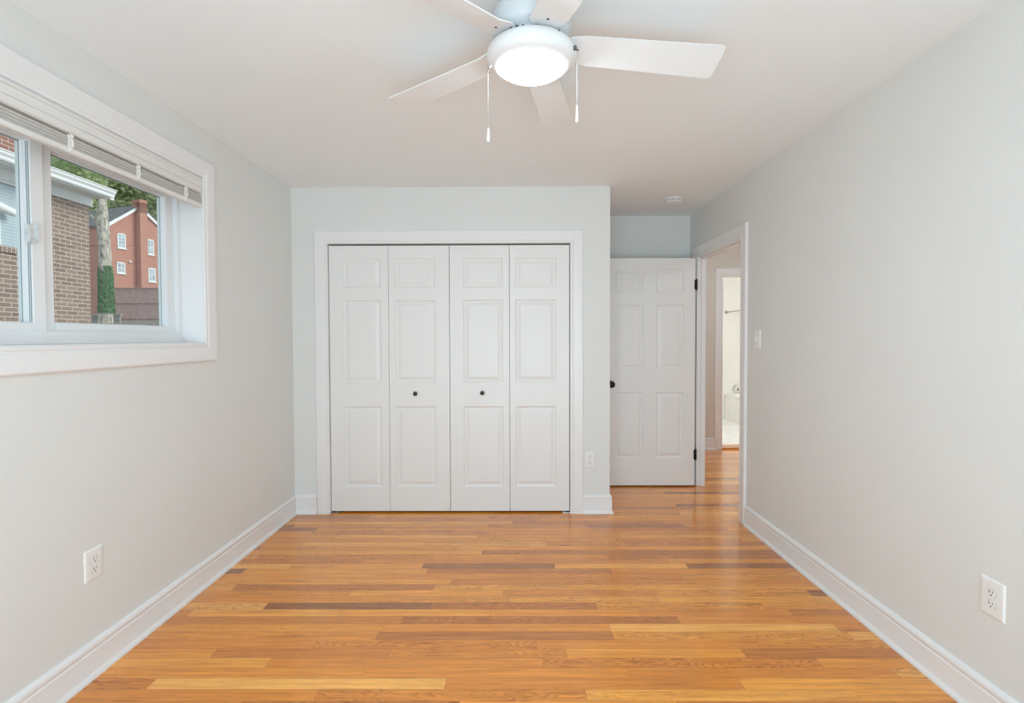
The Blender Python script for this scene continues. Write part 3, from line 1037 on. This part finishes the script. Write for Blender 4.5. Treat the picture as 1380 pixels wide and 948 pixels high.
gs = MB().lathe([(0.1115, 2.242 + z)] + dome, seg=64).build('glass_shade', MT['lamp'], fan, True)
tag(gs, 'glowing white glass dome')

BW0, BW1, BR0, BRP, BRM = 0.0572, 0.0647, 0.10, 0.6539, 0.6549
poses = [(7.0, -22.8, 0.023), (77.6, -10.2, -0.001), (143.3, -1.5, 0.028), (223.1, -12.4, -0.009), (287.0, -11.4, -0.006)]
outline = []
rr = 0.016


def hw(u):
    return BW0 + (BW1 - BW0) * (u - 0.28) / (0.62 - 0.28)


outline += [(BR0, -0.030), (0.135, -hw(0.135))]
for k in range(7):
    a = -PI / 2 + k / 6 * PI / 2
    outline.append((BRM - rr + rr * math.cos(a), -hw(BRM) + rr + rr * math.sin(a)))
for k in range(7):
    a = k / 6 * PI / 2
    outline.append((BRP - rr + rr * math.cos(a), hw(BRP) - rr + rr * math.sin(a)))
outline += [(0.135, hw(0.135)), (BR0, 0.030)]
for th, pi_, dr_ in poses:
    th, pi_ = math.radians(th), math.radians(pi_)
    er = Vector((math.cos(th), math.sin(th), -dr_))
    ev = Vector((-math.sin(th) * math.cos(pi_), math.cos(th) * math.cos(pi_), math.sin(pi_)))
    en = er.cross(ev).normalized()
    base = Vector((0, 0, FZ - ZC))

    def pl_(u, v, h, er=er, ev=ev, en=en, base=base):
        w_ = min(1.0, max(0.0, (u - 0.09) / 0.10))       # twist fades into the hub
        ev2 = Vector((ev.x, ev.y, ev.z * w_))
        q = base + er * u + ev2 * v + en * h
        return (q.x, q.y, q.z + 0.012 * (1 - w_))
    b_ = MB()
    # finer strip mesh so the twist reads smoothly
    us = [BR0, 0.115, 0.135, 0.16, 0.19, 0.24, 0.3, 0.4, 0.5, 0.58]
    pts_t, pts_b = [], []
    ring_u = [(u, (0.030 + (hw(0.135) - 0.030) * (u - BR0) / 0.035) if u < 0.135 else hw(u)) for u in us]
    poly = [(u, -w_) for u, w_ in ring_u] + outline[2:16] + [(u, w_) for u, w_ in reversed(ring_u)]
    n_ = len(poly)
    m_ = len(us)
    vs_ = [pl_(u, v, 0.0) for u, v in poly] + [pl_(u, v, 0.0045) for u, v in poly]
    fs_ = []
    for k in range(m_ - 1):
        a, b2 = k, k + 1
        c2, d2 = n_ - 1 - k - 1, n_ - 1 - k
        fs_.append((a, b2, c2, d2))
        fs_.append((n_ + a, n_ + d2, n_ + c2, n_ + b2))
    tip = list(range(m_ - 1, n_ - m_ + 1))
    fs_.append(tuple(tip))
    fs_.append(tuple(n_ + i for i in reversed(tip)))
    fs_ += [(i, n_ + i, n_ + (i + 1) % n_, (i + 1) % n_) for i in range(n_)]
    b_.add(vs_, fs_)
    bo = b_.build('blade', MT['fan'], fan, True, 40)
    ir = MB().extrude([(0.085, -0.022), (0.15, -0.034), (0.20, -0.030), (0.215, 0), (0.20, 0.030), (0.15, 0.034), (0.085, 0.022)],
                      lambda u, v, h: pl_(u, v, h), 0.0046, 0.009)
    ir.build('blade_bracket', MT['fan'], bo)
    for u, v in ((0.156, 0.0),):
        c_ = pl_(u, v, 0.0)
        MB().lathe([(0.0045, 0.001), (0.0045, -0.0016), (0.003, -0.0024)], c=c_, seg=12).build('screw', MT['screw'], bo)

for cx, ztop, zbot, zend, knob in ((-0.084, 2.187, 2.009, 1.967, False), (0.2026, 2.258, 2.080, 2.028, True)):
    x_ = cx - FX
    c = MB()
    if knob:
        nb_ = MB().tube([(x_ - 0.020, 0.008, 2.264 + zz), (x_ - 0.004, -0.004, 2.264 + zz)], 0.0075, 14)
    else:
        nb_ = MB().tube([(x_ + 0.010, 0.004, 2.214 + zz), (x_ + 0.003, 0, 2.203 + zz), (x_, 0, ztop + 0.006 + zz)], 0.0026, 8)
    n_ = 26
    c.tube([(x_, 0, ztop + zz), (x_, 0, zbot + zz)], 0.0006, 6)
    for k in range(n_):
        zb_ = zbot + (ztop - zbot) * (k + 0.5) / n_
        c.lathe([(0.0004, -0.0015), (0.0012, -0.0006), (0.0012, 0.0006), (0.0004, 0.0015)], c=(x_, 0, zb_ + zz), seg=6)
    co = c.build('pull_chain', MT['chain'], fan, True)
    co.location = (0, -0.06, 0)
    nb_.build('chain_outlet', MT['screw'], co, True)
    hp = MB().lathe([(0.0012, zbot + zz + 0.003), (0.0028, zbot + zz - 0.002), (0.0034, zbot + zz - 0.010), (0.0046, zend + zz + 0.006), (0.0038, zend + zz + 0.001), (0.001, zend + zz)],
                    c=(x_, 0, 0), seg=14).build('chain_pull', MT['plate'], co, True)

# ------------------------------------------------------------------ hall and bathroom fittings
for lx, ly, lw, lab in ((2.35, 4.95, 1.15, 'small round ceiling lamp of the hall near the bathroom door'),
                        (2.75, 3.0, 0.95, 'small round lamp added unseen at the near end of the hall')):  # second lamp, added out of view to brighten the open bedroom door
    hl = empty('hall_ceiling_light', (lx, ly, ZC), lab, 'ceiling light', 'hall ceiling lamps')
    MB().lathe([(0.14, 0.0), (0.14, -0.02), (0.13, -0.025)], seg=32).build('base', MT['fan'], hl, True)
    MB().lathe([(0.125, -0.025), (0.12, -0.05), (0.08, -0.08), (0.01, -0.09)], seg=32).build(
        'glass_shade', mat_emit('hall_lamp', (0.80, 0.92, 1.0), HALL_WATTS * lw), hl, True)
bh = empty('bathroom_ceiling_light', (2.5, 6.70, ZC), 'round ceiling lamp of the bathroom', 'ceiling light')
MB().lathe([(0.16, 0.0), (0.16, -0.02), (0.15, -0.025)], seg=32).build('base', MT['fan'], bh, True)
MB().lathe([(0.145, -0.025), (0.14, -0.05), (0.10, -0.085), (0.01, -0.10)], seg=32).build('glass_shade', mat_emit('bath_lamp', (0.94, 0.945, 0.97), BATH_WATTS), bh, True)

tb = empty('bathtub', (3.836, 7.836, 0), 'white bathtub at the back of the bathroom', 'bathtub')
X0, X1, Y0, Y1, ZT = -0.45, 0.45, -0.75, 0.75, 0.42
o = MB()
lp = []
for ins, z_ in ((0, 0.012), (0, ZT - 0.03), (-0.012, ZT - 0.02), (-0.012, ZT), (0.07, ZT), (0.09, ZT - 0.02), (0.16, 0.09), (0.2, 0.07)):
    lp.append([(X0 + ins, Y0 + ins, z_), (X1 - ins, Y0 + ins, z_), (X1 - ins, Y1 - ins, z_), (X0 + ins, Y1 - ins, z_)])
vs_ = [v for l in lp for v in l]
fs_ = []
for k in range(len(lp) - 1):
    for e in range(4):
        fs_.append((k * 4 + e, k * 4 + (e + 1) % 4, k * 4 + 4 + (e + 1) % 4, k * 4 + 4 + e))
fs_ += [(28, 29, 30, 31), (3, 2, 1, 0)]
o.add(vs_, fs_).build('tub_shell', MT['tub'], tb)
vl = empty('shower_valve', (3.555, 8.60, 0.505), 'round chrome tub valve on the cream bathroom wall', 'valve')
MB().lathe([(0.075, 0.0), (0.075, -0.004), (0.060, -0.012), (0.03, -0.015)], seg=32, axis='Y').build('escutcheon', MT['chrome'], vl, True)
MB().lathe([(0.030, -0.012), (0.028, -0.04), (0.020, -0.05)], seg=20, axis='Y').build('handle', MT['chrome'], vl, True)
MB().lathe([(0.010, -0.045), (0.012, -0.062), (0.006, -0.066)], c=(0.015, 0, -0.010), seg=16, axis='Y').build('handle_tip', MT['bronze'], vl, True)
rod = empty('shower_rod', (3.39, 7.85, 1.735), 'slim metal shower rod across the bright bathroom', 'rod')
MB().tube([(0, 0.75, 0), (0, -0.9, 0)], 0.008, 12).build('rod', MT['rod_grey'], rod, True)
MB().lathe([(0.026, 0.75), (0.026, 0.742), (0.016, 0.725), (0.010, 0.70)], seg=20, axis='Y').build('flange', MT['rod_grey'], rod, True)

# ------------------------------------------------------------------ outside: ground
def gz(x, y):
    def ss(a, b, t):
        t = max(0, min(1, (t - a) / (b - a)))
        return t * t * (3 - 2 * t)
    d_ = math.hypot(x * 0.5, y)
    return -0.75 + 2.55 * ss(10.5, 19.5, d_) + max(0, d_ - 19.5) * 0.042 + 0.05 * math.sin(x * 1.7) * math.sin(y * 1.3)


o = MB()
nx, ny = 60, 60
for j in range(ny + 1):
    for i in range(nx + 1):
        x_, y_ = -105 + 103 * (i / nx), -8 + 130 * (j / ny)
        o.v.append((x_, y_, gz(x_, y_)))
for j in range(ny):
    for i in range(nx):
        k = j * (nx + 1) + i
        o.f.append((k, k + 1, k + nx + 2, k + nx + 1))
S(o.build('ground', MT['ground'], smooth=True), 'sloping leafy ground outside the window', 'ground')

# ------------------------------------------------------------------ neighbouring brown brick house
nb = empty('brick_house', (-7.25, 9.12, -0.75), 'brown brick neighbouring house with white gutter close to window', 'house')


def npart(mb_, name, mat, parent=nb, smooth=False):
    return _wp(mb_, name, mat, parent, smooth, Vector((-7.25, 9.12, -0.75)))


XN, YE = -7.25, 9.125
npart(MB().box(XN, -13, 8.12, YE, -0.75, 3.60).box(XN, -13, -4, 8.12, -0.75, 2.569).box(XN - 0.10, -13, -4, 8.12, 2.569, 3.60), 'brick_wall', MT['nb_brick'])
npart(MB().box(XN + 0.028, XN - 0.10, -4, 8.12, 2.569, 2.66), 'rowlock_sill', MT['nb_rowlock'])
npart(MB().box(XN - 0.02, XN - 0.12, -4, 8.12, 2.66, 3.545), 'siding_panel', MT['siding'])
npart(MB().box(XN - 0.005, XN - 0.04, -4, 8.12, 3.555, 3.60).box(XN - 0.01, XN - 0.03, 7.50, 7.555, 2.66, 3.55).box(XN - 0.002, XN - 0.03, 8.06, 8.12, 2.66, 3.55), 'siding_trim', MT['nb_white'])
npart(MB().box(XN + 0.03, XN - 0.02, -4, YE + 0.045, 3.594, 3.735), 'frieze_board', MT['nb_white'])
npart(MB().box(XN + 0.40, XN - 0.05, -4, YE + 0.05, 3.735, 3.755).box(XN + 0.30, XN + 0.31, -4, YE + 0.05, 3.728, 3.74)
      .box(XN + 0.18, XN + 0.19, -4, YE + 0.05, 3.730, 3.74), 'soffit', MT['soffit'])
npart(MB().box(XN + 0.40, XN + 0.38, -4, YE + 0.05, 3.70, 3.87), 'fascia', MT['nb_white'])
GUT = [(0.40, 3.845), (0.40, 3.725), (0.46, 3.715), (0.472, 3.735), (0.474, 3.765), (0.50, 3.80), (0.505, 3.832), (0.518, 3.836), (0.518, 3.848), (0.49, 3.850)]
npart(MB().extrude(GUT, lambda a, b, h: (XN + a, h, b), -4, YE - 0.03), 'gutter', MT['nb_white'])
npart(MB().extrude([(XN + 0.42, 3.86), (XN + 0.42, 3.88), (-10.5, 4.78), (-13.6, 3.84), (-13.6, 3.82), (-10.5, 4.74)], lambda a, b, h: (a, h, b), -4.2, YE + 0.06), 'roof', MT['shingle'])
npart(MB().extrude([(XN - 0.05, 3.75), (XN - 0.05, 3.86), (-10.4, 4.72), (-12.95, 3.85), (-12.95, 3.6), (XN - 0.05, 3.6)], lambda a, b, h: (a, h, b), YE - 0.1, YE), 'gable_wall', MT['nb_brick'])
ch = npart(MB().box(-7.85, -8.7, 7.5, 8.80, 3.9, 5.4), 'chimney', MT['chim_brick'])
npart(MB().box(-7.78, -8.77, 7.43, 8.87, 5.4, 5.5), 'chimney_cap', MT['nb_white'], ch)
npart(MB().tube([(XN + 0.10, 7.20, 3.235), (XN + 0.10, 7.45, 3.180), (XN + 0.10, 7.60, 3.145), (XN + 0.10, 7.650, 3.135), (XN + 0.10, 7.665, 3.132)], 0.060, 14,
            radii=[0.058, 0.060, 0.060, 0.052, 0.03])
      .tube([(XN + 0.10, 7.36, 3.03), (XN + 0.10, 7.36, 3.20)], 0.055, 12).tube([(XN + 0.10, 7.25, 3.22), (XN - 0.03, 7.25, 3.24)], 0.05, 12), 'downspout', MT['nb_white'], smooth=True)

# ------------------------------------------------------------------ red gabled house far away
RD = math.atan2(0.94037623, 0.34013608)            # local x runs along the gable wall, local -y faces the viewer
rh = empty('red_house', (-33.595, 48.0, 0), 'tall red brick house with gable, chimney and white windows', 'house', rot=(0, 0, RD))
S0, S1, SA = -2.66, 2.6, -0.05
ZE, ZA = 11.05, 13.12
wall = MB().extrude([(S0, 1.8), (S1, 1.8), (S1, 11.15), (SA, ZA), (S0, ZE)], lambda a, b, h: (a, h, b), 0.0, 9.0)
wall.build('brick_wall', MT['red_brick'], rh)
ro = MB().extrude([(S0 - 0.15, ZE - 0.12), (SA, ZA + 0.02), (S1 + 0.15, 11.03), (S1 + 0.15, 11.17), (SA, ZA + 0.17), (S0 - 0.15, ZE + 0.03)], lambda a, b, h: (a, h, b), -0.12, 9.2)
ro = ro.build('roof', MT['shingle'], rh)
MB().extrude([(S0 - 0.22, ZE - 0.30), (SA, ZA - 0.16), (S1 + 0.2, 10.88), (S1 + 0.2, 11.12), (SA, ZA + 0.12), (S0 - 0.22, ZE + 0.0)], lambda a, b, h: (a, h, b), -0.16, -0.02)\
    .build('rake_board', MT['nb_white'], ro)
cm = MB().box(-0.36, 0.30, -0.60, 0.0, 1.8, 13.45).box(-0.39, 0.33, -0.63, 0.37, 13.42, 13.55).box(-0.36, 0.30, -0.60, 0.34, 12.5, 13.70).build('chimney', MT['red_brick'], rh)
for s0, s1, z0, z1 in ((-1.97, -1.27, 9.20, 10.48), (-2.07, -1.36, 7.02, 7.98), (0.62, 1.25, 9.02, 10.40), (0.68, 1.38, 6.55, 7.80)):
    f_ = MB()
    for a, b, c, e in ((s0, s0 + 0.09, z0, z1), (s1 - 0.09, s1, z0, z1), (s0, s1, z0, z0 + 0.1), (s0, s1, z1 - 0.1, z1), (s0, s1, (z0 + z1) / 2 - 0.03, (z0 + z1) / 2 + 0.03)):
        f_.box(a, b, -0.06, 0.02, c, e)
    f_.box((s0 + s1) / 2 - 0.02, (s0 + s1) / 2 + 0.02, -0.045, 0.02, z0, z1)
    f_.box(s0 - 0.06, s1 + 0.06, -0.10, 0.0, z0 - 0.08, z0)
    f_ = f_.build('window', MT['nb_white'], rh)
    MB().box(s0 + 0.05, s1 - 0.05, -0.035, -0.01, z0 + 0.05, z1 - 0.05).build('pane', MT['far_pane'], f_)
MB().lathe([(0.10, 0.0), (0.10, -0.12), (0.05, -0.16)], c=(-0.93, 0, 8.12), seg=14, axis='Y').build('vent_hood', MT['nb_white'], rh)

# dark slate roofed house behind
dh = empty('dark_house', (-47.3, 61.5, 2.0), 'dark plum brick house with slate roof behind the tree', 'house')
MB().box(-4.5, 4.0, -1.5, 6, 0, 11.7).build('brick_wall', MT['dark_brick'], dh)
MB().add([(-5, -1.9, 11.55), (4.6, -1.9, 11.55), (4.6, 6.4, 11.55), (-5, 6.4, 11.55), (-4.4, 2.2, 14.6), (3.6, 2.2, 14.6)],
         [(0, 1, 5, 4), (1, 2, 5), (2, 3, 4, 5), (3, 0, 4), (0, 3, 2, 1)]).build('roof', MT['shingle'], dh)

# ------------------------------------------------------------------ fence, low wall
fn = empty('wooden_fence', (-19.0, 29.0, 2.2), 'brown stained board fence below the red brick house', 'fence')
x_ = -2.95
bp = MB()
while x_ < 5:
    bp.box(x_, x_ + 0.185, -0.012, 0.012, 0.12, 1.86 + random.uniform(-0.008, 0.008))
    x_ += 0.188
bp.build('board_panel', MT['fence'], fn)
for z_ in (1.86, 1.05, 0.22):
    MB().box(-2.97, 5, -0.065, 0.0 if z_ < 1.8 else 0.03, z_, z_ + 0.05).build('rail', MT['fence'], fn)
for x_ in (-2.97, -0.05, 2.6):
    MB().box(x_, x_ + 0.1, 0.0, 0.1, -0.3, 1.90).build('post', MT['fence'], fn)
rw = empty('retaining_wall', (-16.4, 21.6, 1.2), 'low weathered grey board wall left of the ivy trunk', 'wall')
o = MB()
for k in range(14):
    o.box(-1.6 + k * 0.145, -1.6 + k * 0.145 + 0.135, -0.03, 0.03, 0, 1.07 + random.uniform(-0.01, 0.01))
o.build('boards', MT['grey_wood'], rw)
MB().box(-1.65, 0.47, -0.08, 0.08, 1.07, 1.14).build('cap_board', MT['grey_wood'], rw)


# ------------------------------------------------------------------ trees
def leaves(blobs, n, size, seed, flat=0.5):
    rnd = random.Random(seed)
    m_ = MB()
    tot = sum(b[3] ** 2 for b in blobs)
    for (cx, cy, cz, r) in blobs:
        for _ in range(int(n * r * r / tot)):
            d_ = Vector((rnd.gauss(0, 1), rnd.gauss(0, 1), rnd.gauss(0, 1))).normalized()
            q = Vector((cx, cy, cz)) + d_ * r * (rnd.random() ** 0.38) * Vector((1, 1, 0.85)).length / 1.65
            a = Vector((rnd.gauss(0, 1), rnd.gauss(0, 1), rnd.gauss(0, flat))).normalized()
            b = a.cross(Vector((rnd.gauss(0, 1), rnd.gauss(0, 1), rnd.gauss(0, 1)))).normalized()
            s_ = size * rnd.uniform(0.6, 1.4)
            m_.add([q - a * s_, q + b * s_ * 0.55, q + a * s_, q - b * s_ * 0.55], [(0, 1, 2, 3)])
    return m_


def tree(label, base, h, blobs, n, size, mat, seed, r0=0.3):
    rnd = random.Random(seed)
    t_ = empty('leafy_tree', base, label, 'tree', 'leafy trees behind the houses')
    tr_ = MB()
    tr_.tube([(0, 0, -0.3), (0.1, 0.05, h * 0.35), (0.0, 0.1, h * 0.8)], r0, 10, radii=[r0, r0 * 0.75, r0 * 0.35])
    for b in blobs:
        tr_.tube([(0.05, 0.05, h * 0.4), (b[0] * 0.5, b[1] * 0.5, b[2] * 0.75), (b[0], b[1], b[2])], 0.1, 6, radii=[r0 * 0.4, r0 * 0.25, r0 * 0.08])
    tr_.build('trunk', MT['bark'], t_, True)
    leaves(blobs, n, size, seed).build('foliage', mat, t_)
    return t_


def cloud(seed, n, w, d, z0, z1, r):
    rnd = random.Random(seed)
    return [(rnd.uniform(-w, w), rnd.uniform(-d, d), rnd.uniform(z0, z1), r * rnd.uniform(0.7, 1.25)) for _ in range(n)]


def far_tree(label, x, y, seed, nb, w, z0, z1, r, n, size, mat):
    tree(label, (x, y, gz(x, y)), z1 * 0.95, cloud(seed, nb, w, 3, z0, z1, r), n, size, mat, seed + 10, 0.5)


far_tree('light green tree rising beside the red chimney', -55, 78, 2, 15, 4.5, 8, 29, 4.0, 26000, 0.28, MT['leaf2'])
far_tree('mid green tree above the dark slate roof', -84.5, 108, 1, 18, 6.5, 18, 40, 5.0, 26000, 0.38, MT['leaf1'])
far_tree('deep green tree above the end of the white gutter', -72.5, 84, 3, 14, 5.0, 9, 30, 4.2, 24000, 0.32, MT['leaf3'])
far_tree('mid green tree right of the red chimney', -61.5, 95, 6, 14, 5.5, 14, 36, 4.6, 22000, 0.34, MT['leaf1'])
far_tree('yellow green tree above the white gutter', -46.5, 50, 4, 12, 5.0, 15.5, 23, 2.8, 16000, 0.19, MT['leaf2'])

it = empty('ivy_clad_tree', (-15.46, 20.0, 1.7), 'pale barked tree trunk with stub branches beside the brown fence', 'tree')
MB().tube([(0.10, 0, -0.3), (0.12, 0, 0.4), (0.15, 0, 1.2), (0.15, 0, 2.0), (0.13, 0, 3.1), (0.08, 0, 4.0), (0.04, 0.05, 4.7), (0.0, 0.3, 6.0), (-0.2, 0.6, 9.0)], 0.3, 18,
          radii=[0.30, 0.235, 0.205, 0.215, 0.195, 0.20, 0.14, 0.08, 0.05]).build('trunk', MT['bark'], it, True)
MB().tube([(0.08, 0, 3.6), (-0.12, 0, 4.05), (-0.35, 0.05, 4.25), (-0.60, 0.1, 4.28)], 0.1, 10, radii=[0.13, 0.09, 0.07, 0.05]).build('branch', MT['bark'], it, True)
MB().tube([(0.02, 0.14, 4.9), (-0.3, 0.6, 5.8), (-1.2, 1.0, 7.6)], 0.1, 8, radii=[0.07, 0.06, 0.04]).build('branch', MT['bark'], it, True)
leaves([(-0.9, 1.0, 8.0, 1.6), (0.6, 0.8, 8.6, 1.7), (-1.2, 0.0, 6.4, 0.9), (0.3, -0.3, 6.2, 0.75), (0.9, 0.6, 6.5, 0.7), (-0.5, -0.3, 6.8, 0.9), (0.0, -0.35, 5.45, 0.45), (-0.8, -0.2, 5.6, 0.5), (-1.6, 0, 5.8, 0.5)], 7500, 0.085, 21).build('foliage', MT['leaf1'], it)

rnd = random.Random(5)
iv = MB()
for _ in range(2600):
    t_ = rnd.random()
    z_ = 0.62 + 1.75 * t_
    a_ = rnd.uniform(-PI, PI)
    cx_ = 0.15
    R_ = 0.222 + rnd.uniform(0.0, 0.04) * (1.2 - t_)
    if t_ > 0.66 and rnd.random() < (t_ - 0.66) * 3.2 * (0.6 + 0.6 * math.sin(a_ * 3)):
        continue
    q = Vector((cx_ + R_ * math.cos(a_), R_ * math.sin(a_), z_))
    nrm = Vector((math.cos(a_), math.sin(a_), 0.3)).normalized()
    nrm = (nrm + Vector((rnd.gauss(0, .35), rnd.gauss(0, .35), rnd.gauss(0, .35)))).normalized()
    a = nrm.cross(Vector((0, 0, 1))).normalized()
    b = nrm.cross(a)
    s_ = rnd.uniform(0.03, 0.05)
    iv.add([q - a * s_, q + b * s_ * 1.1, q + a * s_, q - b * s_ * 0.8], [(0, 1, 2, 3)])
o = iv.build('ivy', MT['ivy'])
o.location = (-15.46, 20.0, 1.7)
tag(o, 'dark green ivy wrapped round the lower tree trunk', 'ivy', kind='stuff')
